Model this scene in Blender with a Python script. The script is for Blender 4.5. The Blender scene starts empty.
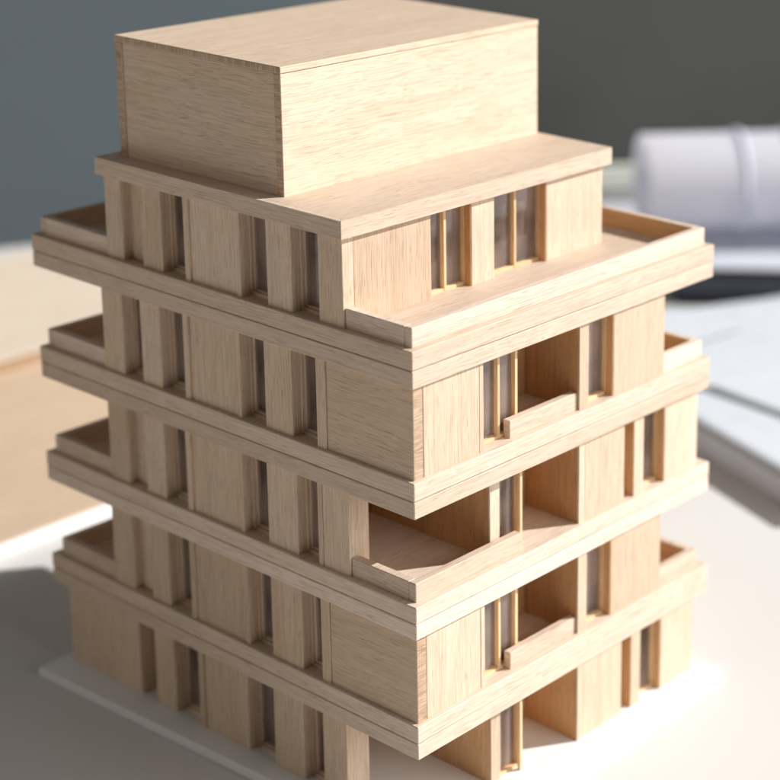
import bpy, bmesh, math, random
from mathutils import Vector, Matrix

# Scale: 1 Blender unit = 1 cm.  X runs along the sunlit facade, Y along the shaded one.
random.seed(11)
sc = bpy.context.scene
COL = sc.collection
sc.unit_settings.scale_length = 0.01

# ------------------------------------------------------------------ materials
def new_mat(name):
    m = bpy.data.materials.new(name); m.use_nodes = True
    nt = m.node_tree; nt.nodes.clear()
    out = nt.nodes.new('ShaderNodeOutputMaterial')
    return m, nt, out

def N(nt, t, **kw):
    n = nt.nodes.new(t)
    for k, v in kw.items():
        if k.startswith('_'):
            n.inputs[k[1:].replace('_', ' ')].default_value = v
        else:
            setattr(n, k, v)
    return n

def ramp(nt, src, stops):
    r = N(nt, 'ShaderNodeValToRGB')
    e = r.color_ramp.elements
    while len(e) > 1: e.remove(e[-1])
    e[0].position, e[0].color = stops[0][0], (*stops[0][1], 1) if len(stops[0][1]) == 3 else stops[0][1]
    for p, c in stops[1:]:
        x = e.new(p); x.color = (*c, 1)
    nt.links.new(src, r.inputs['Fac'])
    return r

def mixc(nt, mode, fac, a, b):
    m = N(nt, 'ShaderNodeMix', data_type='RGBA', blend_type=mode)
    for v, i in ((fac, 0), (a, 6), (b, 7)):
        if hasattr(v, 'type') and hasattr(v, 'links'): nt.links.new(v, m.inputs[i])
        else: m.inputs[i].default_value = v if i == 0 else (*v, 1)
    return m.outputs[2]

def wood_mat(name, light, dark, pore, pore_amt=.5, streak=0.635):
    m, nt, out = new_mat(name)
    L = nt.links.new
    g = N(nt, 'ShaderNodeAttribute', attribute_name='gcoord')
    tone = N(nt, 'ShaderNodeAttribute', attribute_name='tone')
    endg = N(nt, 'ShaderNodeAttribute', attribute_name='endgrain')
    # slow wander of the grain so that streaks are not ruler straight
    wv = N(nt, 'ShaderNodeVectorMath', operation='MULTIPLY'); wv.inputs[1].default_value = (.55, 1.2, 1.2)
    L(g.outputs['Vector'], wv.inputs[0])
    wn = N(nt, 'ShaderNodeTexNoise', _Scale=1.0, _Detail=1.5); L(wv.outputs[0], wn.inputs['Vector'])
    ws = N(nt, 'ShaderNodeVectorMath', operation='SUBTRACT'); ws.inputs[1].default_value = (.5, .5, .5)
    L(wn.outputs['Color'], ws.inputs[0])
    wm = N(nt, 'ShaderNodeVectorMath', operation='MULTIPLY'); wm.inputs[1].default_value = (0, .16, .16)
    L(ws.outputs[0], wm.inputs[0])
    wa = N(nt, 'ShaderNodeVectorMath', operation='ADD'); L(g.outputs['Vector'], wa.inputs[0]); L(wm.outputs[0], wa.inputs[1])
    def stretched(sc3, detail, rough=.5):
        v = N(nt, 'ShaderNodeVectorMath', operation='MULTIPLY'); v.inputs[1].default_value = sc3
        L(wa.outputs[0], v.inputs[0])
        n = N(nt, 'ShaderNodeTexNoise', _Scale=1.0, _Detail=detail, _Roughness=rough); L(v.outputs[0], n.inputs['Vector'])
        return n.outputs['Fac']
    bands = stretched((.16, 2.6, 2.6), 3)
    fibre = stretched((.2, 36, 36), 2.5, .65)
    pores = stretched((1.1, 62, 62), 1.0, .4)
    patch = stretched((.35, .8, .8), 2)
    fleck = stretched((2.0, 60, 60), .5, .4)
    c = mixc(nt, 'MIX', ramp(nt, bands, [(.3, (0, 0, 0)), (.72, (1, 1, 1))]).outputs[0], light, dark)
    c = mixc(nt, 'MULTIPLY', .75, c, ramp(nt, fibre, [(.32, (.76, .72, .68)), (.56, (1.04, 1.04, 1.04))]).outputs[0])
    c = mixc(nt, 'MULTIPLY', .6, c, ramp(nt, patch, [(.3, (.93, .92, .91)), (.65, (1, 1, 1))]).outputs[0])
    # pores only in some zones, as in basswood / maple veneer
    zone = ramp(nt, stretched((.3, 1.6, 1.6), 2), [(.36, (.2, .2, .2)), (.62, (1, 1, 1))])
    pm = ramp(nt, pores, [(streak, (0, 0, 0)), (streak + .06, (1, 1, 1))])
    pz = N(nt, 'ShaderNodeMath', operation='MULTIPLY'); L(pm.outputs[0], pz.inputs[0]); L(zone.outputs[0], pz.inputs[1])
    ps = N(nt, 'ShaderNodeMath', operation='MULTIPLY'); L(pz.outputs[0], ps.inputs[0]); ps.inputs[1].default_value = pore_amt
    c = mixc(nt, 'MIX', ps.outputs[0], c, pore)
    fm = ramp(nt, fleck, [(.66, (0, 0, 0)), (.71, (.45, .45, .45))])
    c = mixc(nt, 'MIX', fm.outputs[0], c, pore)
    # end grain: darker, cross hatched
    hatch = stretched((2.5, 26, 26), 2)
    ec = mixc(nt, 'MULTIPLY', 1, c, ramp(nt, hatch, [(.40, (.68, .60, .53)), (.62, (.90, .87, .83))]).outputs[0])
    c = mixc(nt, 'MIX', endg.outputs['Fac'], c, ec)
    tr = ramp(nt, tone.outputs['Fac'], [(0, (.83, .79, .74)), (.5, (.95, .935, .915)), (1, (1.04, 1.04, 1.05))])
    c = mixc(nt, 'MULTIPLY', 1, c, tr.outputs[0])
    b = N(nt, 'ShaderNodeBsdfPrincipled', _Roughness=.62)
    b.inputs['Specular IOR Level'].default_value = .28
    L(c, b.inputs['Base Color'])
    hs = N(nt, 'ShaderNodeMath', operation='SUBTRACT'); L(fibre, hs.inputs[0]); L(ps.outputs[0], hs.inputs[1])
    bp = N(nt, 'ShaderNodeBump', _Strength=.28, _Distance=.012); L(hs.outputs[0], bp.inputs['Height'])
    L(bp.outputs[0], b.inputs['Normal']); L(b.outputs[0], out.inputs['Surface'])
    return m

def plain_mat(name, col, rough=.6, var=.06, scale=.4, spec=.3, bump=0.0, bscale=20):
    m, nt, out = new_mat(name); L = nt.links.new
    tc = N(nt, 'ShaderNodeTexCoord')
    n = N(nt, 'ShaderNodeTexNoise', _Scale=scale, _Detail=4.0); L(tc.outputs['Object'], n.inputs['Vector'])
    lo = tuple(x * (1 - var) for x in col); hi = tuple(min(1, x * (1 + var)) for x in col)
    r = ramp(nt, n.outputs['Fac'], [(.3, lo), (.7, hi)])
    b = N(nt, 'ShaderNodeBsdfPrincipled', _Roughness=rough); b.inputs['Specular IOR Level'].default_value = spec
    L(r.outputs[0], b.inputs['Base Color'])
    if bump:
        n2 = N(nt, 'ShaderNodeTexNoise', _Scale=bscale, _Detail=3.0); L(tc.outputs['Object'], n2.inputs['Vector'])
        bp = N(nt, 'ShaderNodeBump', _Strength=bump, _Distance=.02); L(n2.outputs['Fac'], bp.inputs['Height'])
        L(bp.outputs[0], b.inputs['Normal'])
    L(b.outputs[0], out.inputs['Surface'])
    return m

def glass_mat():
    m, nt, out = new_mat('acrylic_glass'); L = nt.links.new
    lw = N(nt, 'ShaderNodeFresnel', _IOR=1.45)
    f2 = N(nt, 'ShaderNodeMath', operation='MULTIPLY_ADD'); L(lw.outputs[0], f2.inputs[0]); f2.inputs[1].default_value = 1.1; f2.inputs[2].default_value = .015
    t = N(nt, 'ShaderNodeBsdfTransparent'); t.inputs[0].default_value = (.95, .935, .92, 1)
    gl = N(nt, 'ShaderNodeBsdfGlossy', _Roughness=.04); gl.inputs[0].default_value = (.95, .95, 1, 1)
    mx = N(nt, 'ShaderNodeMixShader'); L(f2.outputs[0], mx.inputs[0]); L(t.outputs[0], mx.inputs[1]); L(gl.outputs[0], mx.inputs[2])
    df = N(nt, 'ShaderNodeBsdfDiffuse'); df.inputs[0].default_value = (.80, .60, .48, 1)
    m2 = N(nt, 'ShaderNodeMixShader'); tc = N(nt, 'ShaderNodeTexCoord'); n = N(nt, 'ShaderNodeTexNoise', _Scale=.9, _Detail=3.0); L(tc.outputs['Object'], n.inputs['Vector'])
    hz = ramp(nt, n.outputs['Fac'], [(.35, (.04, .04, .04)), (.65, (.16, .16, .16))]); L(hz.outputs[0], m2.inputs[0]); L(mx.outputs[0], m2.inputs[1]); L(df.outputs[0], m2.inputs[2])
    L(m2.outputs[0], out.inputs['Surface'])
    return m

def paper_mat(name, col, lines=True, trans=0):
    m, nt, out = new_mat(name); L = nt.links.new
    tc = N(nt, 'ShaderNodeTexCoord')
    b = N(nt, 'ShaderNodeBsdfPrincipled', _Roughness=.75); b.inputs['Specular IOR Level'].default_value = .2
    n = N(nt, 'ShaderNodeTexNoise', _Scale=.25, _Detail=3.0); L(tc.outputs['Object'], n.inputs['Vector'])
    c = ramp(nt, n.outputs['Fac'], [(.3, tuple(x * .94 for x in col)), (.7, col)]).outputs[0]
    if lines:
        # faint plan linework: a few thin pale strokes in two directions, only in the drawn zones
        for rot, scl in ((0.0, .33), (1.5708, .21), (.6, .12)):
            mp = N(nt, 'ShaderNodeMapping'); mp.inputs['Rotation'].default_value = (0, 0, rot); L(tc.outputs['Object'], mp.inputs['Vector'])
            wv = N(nt, 'ShaderNodeTexNoise', _Scale=scl * 6, _Detail=0.0)
            mu = N(nt, 'ShaderNodeVectorMath', operation='MULTIPLY'); mu.inputs[1].default_value = (1, .02, .02)
            L(mp.outputs[0], mu.inputs[0]); L(mu.outputs[0], wv.inputs['Vector'])
            ln = ramp(nt, wv.outputs['Fac'], [(.485, (1, 1, 1)), (.50, (.62, .66, .74)), (.515, (1, 1, 1))])
            n2 = N(nt, 'ShaderNodeTexNoise', _Scale=.13, _Detail=1.0); L(mp.outputs[0], n2.inputs['Vector'])
            z = ramp(nt, n2.outputs['Fac'], [(.48, (0, 0, 0)), (.56, (.7, .7, .7))])
            c = mixc(nt, 'MULTIPLY', z.outputs[0], c, ln.outputs[0])
    L(c, b.inputs['Base Color'])
    if trans:
        t = N(nt, 'ShaderNodeBsdfTranslucent'); L(c, t.inputs[0])
        mx = N(nt, 'ShaderNodeMixShader'); mx.inputs[0].default_value = trans
        L(b.outputs[0], mx.inputs[1]); L(t.outputs[0], mx.inputs[2]); L(mx.outputs[0], out.inputs['Surface'])
    else: L(b.outputs[0], out.inputs['Surface'])
    return m

WOOD = wood_mat('pale_basswood', (.75, .61, .482), (.705, .56, .43), (.32, .20, .125))
WOOD_W = wood_mat('whitened_basswood_edge', (.80, .675, .575), (.76, .632, .527), (.34, .24, .16), .55, .635)
WOOD_Y = wood_mat('honey_pine_strip', (.84, .63, .39), (.78, .55, .32), (.42, .26, .14), .5, .64)
WOOD_SHADE = wood_mat('basswood_shade_tint', (.72, .455, .245), (.66, .39, .19), (.32, .18, .1), .5, .64)  # warm shade of the inner faces painted into the basswood colour
WOOD_BIG = wood_mat('birch_sheet', (.86, .69, .535), (.83, .66, .50), (.5, .36, .25), .2, .68)
WOOD_CREAM = wood_mat('cream_birch_sheet', (.86, .76, .65), (.82, .72, .60), (.5, .38, .28), .2, .68)
WOOD_EDGE = wood_mat('tan_plywood_edge', (.40, .27, .16), (.34, .22, .12), (.2, .12, .07), .4, .64)
GLASS = glass_mat()
BASE = plain_mat('white_foamboard', (.83, .84, .84), .5, .02, .3)
TABLE = plain_mat('white_table_laminate', (.69, .675, .655), .55, .02, .08, .25)
WALL_L = plain_mat('blue_grey_wall_paint', (.112, .138, .154), .9, .10, .02, .1)
WALL_R = plain_mat('charcoal_wall_paint', (.118, .122, .121), .9, .18, .035, .1)
PAPER = paper_mat('drawing_paper', (.66, .70, .76), True)
PAPER_PLAIN = paper_mat('plain_paper', (.58, .60, .67), False)
PAPER_ROLL = paper_mat('plan_paper_rolled', (.90, .90, .96), False, .45)
PAPER_GREEN = paper_mat('off_white_paper', (.66, .68, .62), False)
BAND = plain_mat('grey_paper_band', (.58, .61, .72), .6, .05, 1)
BLACK = plain_mat('black_leatherette', (.012, .014, .022), .5, .2, 1, .3)

# ------------------------------------------------------------------ mesh building
class MB:
    """collects bevelled boards; build() links them as ONE mesh object"""
    def __init__(s): s.v, s.f, s.g, s.t, s.e = [], [], [], [], []
    def box(s, x0, x1, y0, y1, z0, z1, grain='z', bev=.014, rot=0.0, tone=None):
        lo = Vector((min(x0, x1), min(y0, y1), min(z0, z1))); hi = Vector((max(x0, x1), max(y0, y1), max(z0, z1)))
        size = hi - lo; cen = (lo + hi) / 2
        bm = bmesh.new(); bmesh.ops.create_cube(bm, size=1)
        for v in bm.verts: v.co = Vector((v.co.x * size.x, v.co.y * size.y, v.co.z * size.z))
        b = min(bev, min(size) * .3)
        if b > 0: bmesh.ops.bevel(bm, geom=bm.edges[:], offset=b, segments=1, affect='EDGES', profile=.5)
        bm.normal_update()
        tn = random.random() if tone is None else tone
        offs = [Vector([random.uniform(-40, 40) for _ in range(3)]) for _ in range(3)]
        base = len(s.v)
        Rm = Matrix.Rotation(rot, 3, 'Z') if rot else None
        bm.verts.ensure_lookup_table()
        for v in bm.verts: s.v.append((Rm @ v.co if Rm else v.co) + cen)
        order = sorted(range(3), key=lambda i: size[i])
        for f in bm.faces:
            s.f.append([base + v.index for v in f.verts])
            n = f.normal; ax = max(range(3), key=lambda i: abs(n[i]))
            if grain == 'edge': ga = 1 if ax == 0 else 0
            else: ga = 'xyz'.index(grain)
            end = 1.0 if ga == ax else 0.0
            if end: ga = [i for i in order if i != ax][0]
            o = [i for i in range(3) if i != ga]
            off = offs[ax if (grain == 'edge' or end) else 0]
            for v in f.verts:
                p = v.co
                s.g.append((p[ga] + off.x, p[o[0]] + off.y, p[o[1]] + off.z)); s.t.append(tn); s.e.append(end)
        bm.free(); return s
    def prism(s, pts, z0, z1):
        n = len(pts); base = len(s.v); tn = random.random()
        s.v += [Vector((x, y, z0)) for x, y in pts] + [Vector((x, y, z1)) for x, y in pts]
        fs = [list(range(n))[::-1], list(range(n, 2 * n))] + [[i, (i + 1) % n, n + (i + 1) % n, n + i] for i in range(n)]
        for k, f in enumerate(fs):
            along_y = k > 1 and abs(pts[k - 2][0] - pts[(k - 1) % n][0]) < abs(pts[k - 2][1] - pts[(k - 1) % n][1])
            off = Vector([random.uniform(-40, 40) for _ in range(3)])
            s.f.append([base + i for i in f])
            for i in f:
                p = s.v[base + i]
                q = (p.y, p.x, p.z) if along_y else (p.x, p.y, p.z)
                s.g.append((q[0] + off.x, q[1] + off.y, q[2] + off.z)); s.t.append(tn); s.e.append(0.0)
        return s
    def build(s, name, mat, parent=None):
        me = bpy.data.meshes.new(name); me.from_pydata(s.v, [], s.f)
        a = me.attributes.new('gcoord', 'FLOAT_VECTOR', 'CORNER'); a.data.foreach_set('vector', [c for g in s.g for c in g])
        a = me.attributes.new('tone', 'FLOAT', 'CORNER'); a.data.foreach_set('value', s.t)
        a = me.attributes.new('endgrain', 'FLOAT', 'CORNER'); a.data.foreach_set('value', s.e)
        me.materials.append(mat); me.update()
        o = bpy.data.objects.new(name, me); COL.objects.link(o)
        if parent is not None: o.parent = parent
        return o

def box_part(name, mat, parent, *a, **k): return MB().box(*a, **k).build(name, mat, parent)

def tag(o, label, cat, group=None):
    o['label'] = label; o['category'] = cat
    if group: o['group'] = group
    return o

def structure(o): o['kind'] = 'structure'; return o

# ------------------------------------------------------------------ the model
model = bpy.data.objects.new('architectural_model', None); COL.objects.link(model)
tag(model, 'five-storey pale wooden architectural model of a stepped apartment block on a white base board', 'scale model')
W, D = 10.0, 12.68
LV = {4: (0.0, .79), 3: (-2.777, -1.998), 2: (-5.451, -4.713), 1: (-8.193, -7.426)}     # floor slabs: underside, top
BASE_TOP = -10.17
ROOF_B, ROOF_T = 2.714, 3.105
P = .11                                                         # facade line behind the slab edge
T = .30                                                         # wall sheet

def fbox(mb, fac, p, a0, a1, d0, d1, z0, z1, grain='z', **k):
    """box in facade coordinates: a along the facade, d = depth behind plane p"""
    if fac == 'L': mb.box(p + d0, p + d1, a0, a1, z0, z1, grain, **k)
    elif fac == 'R': mb.box(a0, a1, p + d0, p + d1, z0, z1, grain, **k)
    elif fac == 'E': mb.box(p - d1, p - d0, a0, a1, z0, z1, grain, **k)
    else: mb.box(a0, a1, p - d1, p - d0, z0, z1, grain, **k)
    return mb

def panel(fac, p, a0, a1, z0, z1, d0=0, d1=T, grain='z', mat=None, name='wall_panel'):
    j = random.uniform(-.006, .006)
    return fbox(MB(), fac, p, a0, a1, d0 + j, d1, z0 - .01, z1 + .01, grain).build(name, mat or (WOOD_SHADE if name == 'loggia_wall' else WOOD), model)  # loggia walls get the basswood with the shade colour painted in

def post(fac, p, a0, a1, z0, z1, d0=-.03, d1=.28, mat=None):
    return fbox(MB(), fac, p, a0, a1, d0, d1, z0 - .012, z1 + .012, 'z', bev=.01).build('post', mat or WOOD, model)

def window(fac, p, a0, a1, z0, z1, mull=(), d=.23, fw=.055, matf=None, sash=True):
    """frame + sash as one mesh, the pane as its child"""
    m = MB(); matf = matf or WOOD
    fbox(m, fac, p, a0 + .002, a0 + fw, d, d + .15, z0 - .01, z1 + .01, 'z', bev=.008)
    fbox(m, fac, p, a1 - fw, a1 - .002, d, d + .15, z0 - .01, z1 + .01, 'z', bev=.008)
    g = 'y' if fac in 'LE' else 'x'
    fbox(m, fac, p, a0 + fw, a1 - fw, d + .01, d + .15, z0 - .01, z0 + .07, g, bev=.008)
    fbox(m, fac, p, a0 + fw, a1 - fw, d + .01, d + .15, z1 - .06, z1 + .01, g, bev=.008)
    if sash:
        s = .05
        fbox(m, fac, p, a0 + fw, a0 + fw + s, d + .07, d + .21, z0 + .07, z1 - .06, 'z', bev=.008)
        fbox(m, fac, p, a1 - fw - s, a1 - fw, d + .07, d + .21, z0 + .07, z1 - .06, 'z', bev=.008)
        fbox(m, fac, p, a0 + fw + s, a1 - fw - s, d + .08, d + .21, z0 + .07, z0 + .12, g, bev=.006)
    o = m.build('window', matf, model)
    for c in mull:
        fbox(MB(), fac, p, c - .042, c + .042, d + .0, d + .16, z0 + .0, z1, 'z', bev=.012).build('mullion', WOOD_Y, o)
    if fac == 'R' and a1 > 3.7:
        fbox(MB(), fac, p, a1 - .016, a1 + .001, .012, d - .004, z0 - .008, z1 + .008, 'z', bev=0).build('jamb_shade_strip', WOOD_SHADE, o)  # added thin strip that paints the jamb's shaded side orange
    q = MB(); fbox(q, fac, p, a0 + fw * .5, a1 - fw * .5, d + .11, d + .125, z0 + .03, z1 - .03, bev=0)
    q.build('pane', GLASS, o)
    return o

# --- base board: a hair out of square with the building, as it was glued down
bb = box_part('base_board', BASE, model, -.36, 10.02, -.62, 12.75, BASE_TOP - .25, BASE_TOP, 'x', bev=.03, rot=0)
cx, cy = 4.83, 6.06
bb.matrix_local = Matrix.Translation((cx - .12, cy - .02, 0)) @ Matrix.Rotation(.042, 4, 'Z') @ Matrix.Translation((-cx, -cy, 0))

# --- floor slabs: two laminated sheets, the joint reads as a fine dark line
for k, (zb, zt) in LV.items():
    zm = (zb + zt) / 2 - .01
    m = MB()
    jx = {4: (0, 0), 3: (-.05, -.04), 2: (.02, 0), 1: (.06, .05)}[k]
    m.box(0, W + jx[0], 0, D + jx[1], zm + .010, zt, 'edge', bev=.016)
    m.box(.006, W + jx[0] - .005, .006, D + jx[1] - .005, zb, zm - .010, 'edge', bev=.016)
    m.box(.05, W - .1, .05, D - .1, zm - .05, zm + .05, 'x', bev=0)
    m.build('floor_slab', WOOD_W, model)

m = MB()
m.prism([(-.014, 1.926), (8.5, 1.926), (8.5, 9.98), (.134, 9.98), (.134, 2.075)], ROOF_B, ROOF_T)
m.prism([(-.02, 1.931), (.128, 2.079), (.128, 9.98), (-.02, 9.98)], ROOF_B, ROOF_T)
m.build('roof_slab', WOOD_W, model)

# --- penthouse box
X0, X1, Y0, Y1 = .47, 8.41, 4.16, 9.66
pent = MB().box(X0, X1, Y0, Y0 + .22, ROOF_T - .01, 5.70, 'x', bev=.012).build('penthouse_box', WOOD, model)
for args in ((X0, X1, Y1 - .22, Y1, 'x'), (X0 + .03, X0 + .25, Y0 + .225, Y1 - .225, 'y'), (X1 - .25, X1 - .03, Y0 + .225, Y1 - .225, 'y')):
    box_part('side_panel', WOOD, pent, *args[:4], ROOF_T - .01, 5.70, args[4], bev=.012)
box_part('lid', WOOD, pent, X0 - .015, X1 + .015, Y0 - .012, Y1 + .015, 5.712, 5.855, 'x', bev=.016)

# --- the shaded long facade: stations along Y, level by level
def left_facade(z0, z1, A, C, Dd, E, F, closed, p=P, post_r=True):
    """A, C, Dd, E, F: (start, end) along Y; the openings lie between them"""
    panel('L', p, *A, z0, z1); panel('L', p, *C, z0, z1); panel('L', p, *E, z0, z1)
    if closed: panel('L', p, C[1] - .05, A[0] + .05, z0 + .02, z1, .20, .42, name='recessed_panel')
    else: window('L', p, C[1], A[0], z0, z1)
    window('L', p, Dd[1], C[0], z0, z1); window('L', p, E[1], Dd[0], z0, z1); window('L', p, F[1], E[0], z0, z1)
    post('L', p, Dd[1] - .17, Dd[1], z0, z1)
    if post_r:
        post('L', p, Dd[0], Dd[0] + .11, z0, z1, -.018)
        panel('L', p, Dd[0] + .112, Dd[1] - .172, z0, z1, .02)
    else: panel('L', p, Dd[0], Dd[1] - .172, z0, z1, .02)

z5, z5t = LV[4][1], ROOF_B
left_facade(z5, z5t, (9.28, 9.88), (7.87, 8.57), (5.22, 7.06), (3.61, 4.38), (2.07, 2.79), True, .12)
panel('L', .12, 2.07, 2.79, z5, z5t, 0, .32)
z4, z4t = LV[3][1], LV[4][0]
left_facade(z4, z4t, (9.45, 10.2), (8.09, 8.79), (5.34, 7.24), (3.71, 4.57), (2.64, 2.92), False)
post('L', P, 2.64, 2.92, z4, z4t); panel('L', P, .11, 2.635, z4, z4t, 0, .28, 'y')
z3, z3t = LV[2][1], LV[3][0]
left_facade(z3, z3t, (9.48, 10.22), (8.16, 8.86), (5.41, 7.34), (3.66, 4.62), (2.05, 3.0), True)
panel('L', P, 2.86, 3.0, z3, z3t, -.01, .32); panel('L', P, 2.06, 2.855, z3, z3t, 0, .58)
z2, z2t = LV[1][1], LV[2][0]
left_facade(z2, z2t, (9.53, 10.3), (8.2, 8.87), (5.38, 7.39), (3.62, 4.62), (2.72, 2.98), True)
post('L', P, 2.72, 2.98, z2, z2t); panel('L', P, .11, 2.715, z2, z2t, 0, .28, 'y')
z1, z1t = BASE_TOP, LV[1][0]
left_facade(z1, z1t, (9.5, 12.27), (8.18, 8.92), (5.57, 7.26), (3.7, 4.67), (2.3, 3.06), False, post_r=False)
panel('L', P, 2.3, 3.06, z1, z1t, 0, .66)

# --- the sunlit facade
def sun_facade_closed(z0, z1):                       # levels with a closed corner and one small loggia
    panel('R', P, .395, 2.03, z0, z1)
    post('R', P, 2.035, 2.16, z0, z1, .0, .30, WOOD)
    w = window('R', P, 2.165, 3.415, z0, z1, (2.88,), .24, .03, WOOD_Y, False)
    post('R', P, 3.43, 3.53, z0, z1, .29, .39, WOOD_Y)
    loggia(z0, z1, 3.56)
    post('R', P, 5.235, 5.55, z0, z1, 0, .06, WOOD)
    window('R', P, 5.555, 6.41, z0, z1, (), .2, .035, WOOD_Y, False)
    panel('R', P, 6.415, 8.28, z0, z1)
    MB().box(3.02, 5.23, .17, .36, z0 - .005, z0 + .40, 'edge').build('parapet', WOOD_W, model)

def loggia(z0, z1, x0):
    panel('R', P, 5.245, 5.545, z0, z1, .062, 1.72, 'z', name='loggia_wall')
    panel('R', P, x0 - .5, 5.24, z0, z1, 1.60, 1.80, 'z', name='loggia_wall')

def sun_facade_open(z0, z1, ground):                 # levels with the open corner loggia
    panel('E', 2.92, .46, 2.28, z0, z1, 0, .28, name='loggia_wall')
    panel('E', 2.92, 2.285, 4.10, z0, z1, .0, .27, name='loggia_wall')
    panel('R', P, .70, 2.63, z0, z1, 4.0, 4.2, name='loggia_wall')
    post('E', 2.95, .40, .455, z0, z1, .0, .31, WOOD)
    window('R', P, 2.955, 3.60, z0, z1, (), .34, .03, WOOD_Y, False)
    post('R', P, 3.46, 3.55, z0, z1, .17, .255, WOOD_Y)
    loggia(z0, z1, 3.56)
    post('R', P, 5.235, 5.44, z0, z1, -.008, .055, WOOD)
    panel('R', P, 5.445, 6.86, z0, z1)
    panel('R', P, 6.87, 7.21, z0, z1, .34, .5, name='recessed_panel')
    post('R', P, 7.215, 7.57, z0, z1, 0, .36, WOOD)
    MB().box(7.197, 7.213, P + .01, P + .335, z0 - .008, z1 + .008, 'z', bev=0).build('jamb_shade_strip', WOOD_SHADE, model)  # added strip, shade colour painted on the post's side face
    window('R', P, 7.575, 8.35, z0, z1, (), .2, .035, WOOD_Y, False)
    panel('R', P, 8.355, 9.64, z0, z1)

sun_facade_closed(z4, z4t); sun_facade_closed(z2, z2t)
sun_facade_open(z3, z3t, False); sun_facade_open(z1, z1t, True)
# top storey, stepped back
p5 = 2.07
panel('R', p5, .425, 2.66, z5, z5t)
window('R', p5, 2.665, 3.885, z5, z5t, (3.26,), .18, .035, WOOD_Y, False)
panel('R', p5, 3.89, 4.62, z5, z5t)
window('R', p5, 4.625, 6.345, z5, z5t, (5.50,), .18, .035, WOOD_Y, False)
panel('R', p5, 6.35, 8.34, z5, z5t)

# --- far sides (seen through the glass): panels with windows between
def far_side(fac, p, stations, a0, a1, z0, z1):
    c = a0
    for w0, w1 in stations:
        panel(fac, p, c, w0, z0, z1); window(fac, p, w0, w1, z0, z1, (), .15, .06, None, False); c = w1
    panel(fac, p, c, a1, z0, z1)
far_side('E', 8.34, [(2.6, 4.1), (4.3, 5.8), (6.2, 7.6), (7.8, 9.2)], 2.38, 9.56, z5, z5t)
far_side('B', 9.88, [], .425, 8.34, z5, z5t)
for za, zc in ((z4, z4t), (z2, z2t)):
    far_side('E', 8.28, [(1.6, 3.4), (4.8, 6.2), (7.4, 8.4)], .42, 9.88, za, zc)
    far_side('B', 10.2, [(5.6, 7.0)], .42, 8.28, za, zc)
for za, zc, yb in ((z3, z3t, 10.22), (z1, z1t, 12.27)):
    far_side('E', 9.64, [(1.0, 3.3), (5.0, 6.4), (7.6, 8.8)], .42, yb - .32, za, zc)
    far_side('B', yb, [(6.0, 7.4)], .42, 9.64, za, zc)
for za, zc in ((z4, z4t), (z3, z3t), (z2, z2t), (z1, z1t)):
    MB().box(4.6, 4.8, 4.6, 9.0, za - .01, zc + .01, 'z').build('partition_wall', WOOD, model)

# --- terrace parapets
PO, PT, PH = .17, .20, .42
def parapet(z, x0, x1, y0, y1, h=PH):
    MB().box(x0, x1, y0, y1, z - .005, z + h, 'edge').build('parapet', WOOD_W, model)
XE, YE = W - PO, D - PO
for z in (z5, z4, z2):
    MB().box(XE - PT - .02, XE - PT - .002, PO + PT + .004, YE - PT - .01, z - .003, z + PH - .02, 'y', bev=0).build('parapet_shade_strip', WOOD_SHADE, model)  # added strips painting orange shade on the parapets' inner faces
parapet(z5, PO, XE, PO, PO + PT); parapet(z5, PO, PO + PT, PO + PT + .002, 2.065)
parapet(z5, XE - PT, XE, PO + PT + .002, YE - PT); parapet(z5, PO, XE, YE - PT + .002, YE)
parapet(z5, PO, PO + PT, 9.885, YE - PT)
for z in (z4, z2):
    parapet(z, 8.285, XE, PO, PO + PT); parapet(z, XE - PT, XE, PO + PT + .002, YE - PT)
    parapet(z, PO, XE, YE - PT + .002, YE); parapet(z, PO, PO + PT, 10.21 if z == z4 else 10.31, YE - PT)
parapet(z3, PO, 3.40, PO, PO + PT); parapet(z3, PO, PO + PT, PO + PT + .002, 2.055)
parapet(z3, PO, XE, YE - PT + .002, YE); parapet(z3, PO, PO + PT, 10.23, YE - PT)
parapet(z3, XE - PT, XE, 10.23, YE - PT)

# ------------------------------------------------------------------ table, walls and things behind
TZ = BASE_TOP - .25
def flat(name, pts, z0, z1, mat):
    bm = bmesh.new()
    lo = [bm.verts.new((x, y, z0)) for x, y in pts]; hi = [bm.verts.new((x, y, z1)) for x, y in pts]
    bm.faces.new(hi); bm.faces.new(lo[::-1])
    n = len(pts)
    for i in range(n): bm.faces.new((lo[i], lo[(i + 1) % n], hi[(i + 1) % n], hi[i]))
    bmesh.ops.recalc_face_normals(bm, faces=bm.faces[:])
    me = bpy.data.meshes.new(name); bm.to_mesh(me); bm.free(); me.materials.append(mat)
    o = bpy.data.objects.new(name, me); COL.objects.link(o); return o

# table top: far edge runs obliquely behind the model
ex, ey = .89, -.456
far0 = Vector((19.9, 45.3)) - Vector((ex, ey)) * 60; far1 = Vector((19.9, 45.3)) + Vector((ex, ey)) * 75
near = Vector((-.456, -.89)) * 95
structure(flat('tabletop', [tuple(far0), tuple(far0 + near), tuple(far1 + near), tuple(far1)], TZ - 2.0, TZ, TABLE))
# room walls beyond the table, meeting in a corner behind the model
cor = Vector((81.5, 82))
structure(flat('wall', [tuple(cor), (cor.x - 190, cor.y + 60), (cor.x - 189, cor.y + 64), (cor.x + 1, cor.y + 4)], -90, 110, WALL_L)).name = 'wall'
structure(flat('wall', [tuple(cor), (cor.x + 1, cor.y + 4), (cor.x + 97, cor.y - 57), (cor.x + 95, cor.y - 60)], -90, 110, WALL_R))

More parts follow.
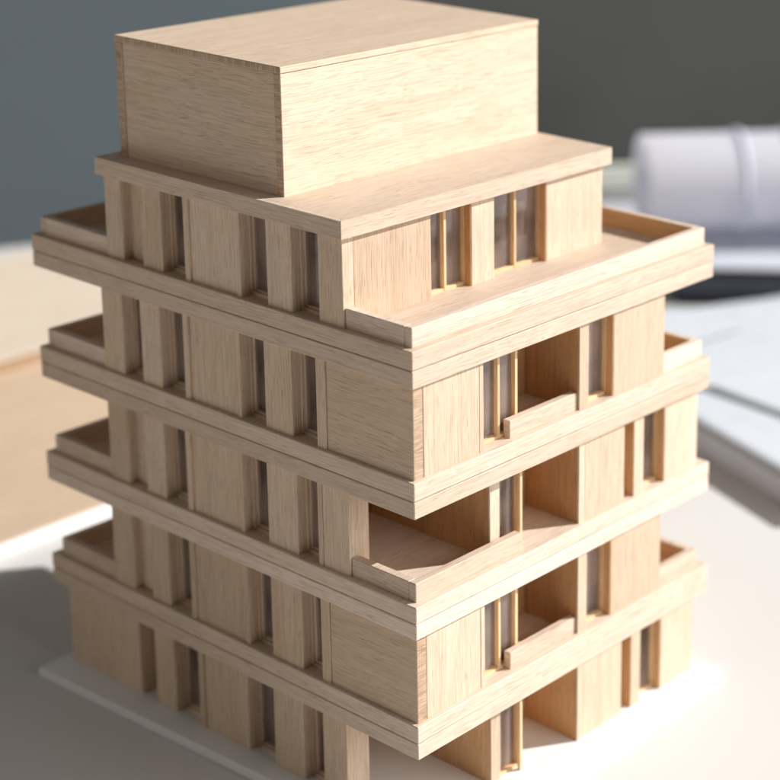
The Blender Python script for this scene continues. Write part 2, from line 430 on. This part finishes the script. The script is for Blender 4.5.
o = tag(box_part('veneered_board', BASE, None, -22, 15, 18.8, 34, TZ, TZ + .42, 'x', bev=.06),
        'white-edged board with pale peach wood veneer lying on the table just left of the model', 'board')
box_part('veneer', WOOD_BIG, o, -21.95, 14.95, 18.95, 33.95, TZ + .421, TZ + .45, 'x', bev=.005)
o = tag(box_part('wooden_sheet', WOOD_CREAM, None, -10, 21, 30.8, 41.5, TZ + .452, TZ + .85, 'x', bev=.05),
        'cream wooden sheet farther back, overlapping the rear of the peach sheet', 'wood sheet')

box_part('edge_strip', WOOD_EDGE, o, -9.98, 20.98, 30.74, 30.795, TZ + .46, TZ + .84, 'x', bev=.005)

# thick stack of drawing sheets at the right, built as one block
stack = bpy.data.objects.new('drawing_stack', None); COL.objects.link(stack)
stack.location = (19.3, 2.7, TZ); stack.rotation_euler = (0, 0, math.atan2(-.335, .94))
tag(stack, 'thick stack of white drawing sheets lying flat on the table at the right edge', 'paper stack')
MB().box(0, 26, 0, 16.5, 0, .76, 'x', bev=.03).build('stack_block', PAPER_PLAIN, stack)
def sheet(name, x0, x1, y0, y1, z, amp, mat, parent, nx=40, ny=30, seed=0):
    rnd = random.Random(seed); ph = [rnd.uniform(0, 6) for _ in range(4)]
    bm = bmesh.new(); vs = []
    for i in range(nx + 1):
        for j in range(ny + 1):
            u, v = i / nx, j / ny
            w = amp * (.5 + .5 * math.sin(u * 5 + ph[0] + v * 2)) * (.6 + .4 * math.sin(v * 4 + ph[1]))
            vs.append(bm.verts.new((x0 + (x1 - x0) * u, y0 + (y1 - y0) * v, z + w)))
    for i in range(nx):
        for j in range(ny):
            a = i * (ny + 1) + j
            bm.faces.new((vs[a], vs[a + ny + 1], vs[a + ny + 2], vs[a + 1]))
    for f in bm.faces: f.smooth = True
    me = bpy.data.meshes.new(name); bm.to_mesh(me); bm.free(); me.materials.append(mat)
    o = bpy.data.objects.new(name, me); COL.objects.link(o)
    if parent: o.parent = parent
    s = o.modifiers.new('thickness', 'SOLIDIFY'); s.thickness = .03; s.offset = 1
    return o
sheet('top_sheet', .05, 25.8, 0.05, 16.3, 0.77, .05, PAPER, stack, seed=3)

for q, (px_, py_, rz, lab) in enumerate(((3.2, 4.5, .22, 'loose drawing sheet lying askew on the front half of the white stack'),
                                     (1.5, 9.2, -.16, 'loose drawing sheet lying askew on the rear half of the white stack'))):
    s_ = sheet('drawing_sheet', 0, 15, 0, 8, 0, .10, PAPER, None, seed=20 + q)
    s_.rotation_euler = (0, 0, stack.rotation_euler.z + rz)
    s_.location = stack.location + Matrix.Rotation(stack.rotation_euler.z, 3, 'Z') @ Vector((px_, py_, 0.86 + .045 * q))
    tag(s_, lab, 'drawing sheet')

# black portfolio with a loose white sheet on it; the rolls lie on that
pf = bpy.data.objects.new('portfolio_case', None); COL.objects.link(pf)
AX = Vector((.628, -.778)); ang = math.atan2(AX.y, AX.x)
pf.location = (33.2, 20.6, TZ); pf.rotation_euler = (0, 0, ang)
tag(pf, 'flat black portfolio case under the white sheet and the big paper roll', 'portfolio')
MB().box(1.5, 26, -1.5, 9, 0, .5, 'x', bev=.12).build('case_body', BLACK, pf)
MB().box(5, 9, -1.85, -1.5, .15, .35, 'x', bev=.06).build('handle', BLACK, pf)
ls = sheet('loose_sheet', -2.5, 27, 1.3, 13, 0, .3, PAPER_PLAIN, None, seed=8)
ls.location = (33.2, 20.6, TZ + .53); ls.rotation_euler = (0, 0, ang)
tag(ls, 'white curling sheet of paper between the black case and the big roll', 'paper sheet')

def roll(name, label, loc, radius, length, turns, mat, bands=()):
    root = bpy.data.objects.new(name, None); COL.objects.link(root)
    root.location = loc; root.rotation_euler = (0, 0, ang + .16); tag(root, label, 'paper roll')
    n = int(turns * 40); ring = []
    for i in range(n + 1):
        a = 2 * math.pi * turns * i / n + .8
        r = radius * (1 - .30 * (1 - i / n))
        ring.append((r * math.cos(a), r * math.sin(a)))
    bm = bmesh.new(); rows = []
    for k in range(3):
        rows.append([bm.verts.new((length * k / 2, y, z)) for y, z in ring])
    for k in range(2):
        for i in range(n): bm.faces.new((rows[k][i], rows[k + 1][i], rows[k + 1][i + 1], rows[k][i + 1]))
    for f in bm.faces: f.smooth = True
    me = bpy.data.meshes.new('paper'); bm.to_mesh(me); bm.free(); me.materials.append(mat)
    o = bpy.data.objects.new('rolled_paper', me); COL.objects.link(o); o.parent = root
    for b0, b1 in bands:
        bm = bmesh.new(); rr = []
        for x, r in ((b0, radius * 1.004), (b0, radius * 1.006), (b1, radius * 1.006), (b1, radius * 1.004)):
            rr.append([bm.verts.new((x, r * math.cos(t * math.pi / 24), r * math.sin(t * math.pi / 24))) for t in range(48)])
        for k in range(4):
            A_, B_ = rr[k], rr[(k + 1) % 4]
            for t in range(48): bm.faces.new((A_[t], A_[(t + 1) % 48], B_[(t + 1) % 48], B_[t]))
        bmesh.ops.recalc_face_normals(bm, faces=bm.faces[:])
        for f in bm.faces: f.smooth = True
        me = bpy.data.meshes.new('band'); bm.to_mesh(me); bm.free(); me.materials.append(BAND)
        bo = bpy.data.objects.new('band', me); COL.objects.link(bo); bo.parent = root
    return root
roll('paper_roll', 'big roll of bluish white drawings with two grey bands, behind the model on the right',
     (37.8, 24.1, TZ + .62 + 2.4), 2.4, 26, 1.35, PAPER_ROLL, ((4.1, 4.35), (6.3, 6.55)))
roll('paper_roll', 'small off-white roll lying behind the big banded roll', (38.5, 33.0, TZ + 1.1), 1.1, 8, 3.2, PAPER_GREEN)

# ------------------------------------------------------------------ light
DIRXY = Vector((-1, .67)).normalized(); EL = math.radians(29.6)
trav = Vector((DIRXY.x * math.cos(EL), DIRXY.y * math.cos(EL), -math.sin(EL)))
DIST = 650.0
ld = bpy.data.lights.new('window_sunbeam_lamp', 'POINT'); ld.energy = 6.35 * 4 * math.pi * DIST ** 2 / 1.0; ld.shadow_soft_size = 3.6
ld.color = (1, .975, .945)
lo_ = bpy.data.objects.new('window_sunbeam_lamp', ld); COL.objects.link(lo_); lo_.location = Vector((3, 5, -3)) - trav * DIST
ad = bpy.data.lights.new('front_fill_light', 'AREA'); ad.shape = 'RECTANGLE'; ad.size = 110; ad.size_y = 70; ad.energy = 98000; ad.color = (1, .975, .94)  # unseen soft fill, added from the front right
ao = bpy.data.objects.new('front_fill_light', ad); COL.objects.link(ao); ao.location = (35, -135, 45)
ao.rotation_euler = (Vector((2, 5, -3)) - ao.location).to_track_quat('-Z', 'Y').to_euler()
sd = bpy.data.lights.new('side_fill_light', 'AREA'); sd.shape = 'RECTANGLE'; sd.size = 90; sd.size_y = 40; sd.energy = 21500; sd.color = (1, .87, .73)  # unseen warm fill, added low from the left rear
so = bpy.data.objects.new('side_fill_light', sd); COL.objects.link(so); so.location = (-95, 92, 14)
so.rotation_euler = (Vector((2, 5, -3)) - so.location).to_track_quat('-Z', 'Y').to_euler()
w = bpy.data.worlds.new('World'); sc.world = w; w.use_nodes = True
bg = w.node_tree.nodes['Background']; bg.inputs[0].default_value = (1, .95, .88, 1); bg.inputs[1].default_value = .075

# ------------------------------------------------------------------ camera
cd = bpy.data.cameras.new('camera'); cam = bpy.data.objects.new('camera', cd); COL.objects.link(cam); sc.camera = cam
Rm = Matrix(((0.6280093938774618, 0.18955031150795132, -0.7547680972384179),
             (-0.7780902524144866, 0.1696535626024529, -0.6048084223899798),
             (0.013407471768518864, 0.9671030700517573, 0.2540312807455849)))
cam.matrix_world = Matrix.Translation((-24.735110281618255, -25.110745835058598, 13.366306848368984)) @ Rm.to_4x4()
cd.sensor_width = 36; cd.lens = 87.34591931461276
cd.shift_x = -0.3013008912974767; cd.shift_y = -0.25821415723647945
cd.clip_start = .5; cd.clip_end = 2000
cd.dof.use_dof = True; cd.dof.focus_distance = 39.2; cd.dof.aperture_fstop = .13

sc.view_settings.view_transform = 'Standard'; sc.view_settings.look = 'None'
sc.view_settings.exposure = 0; sc.view_settings.gamma = 1
sc.cycles.max_bounces = 10; sc.cycles.diffuse_bounces = 6; sc.cycles.transparent_max_bounces = 12
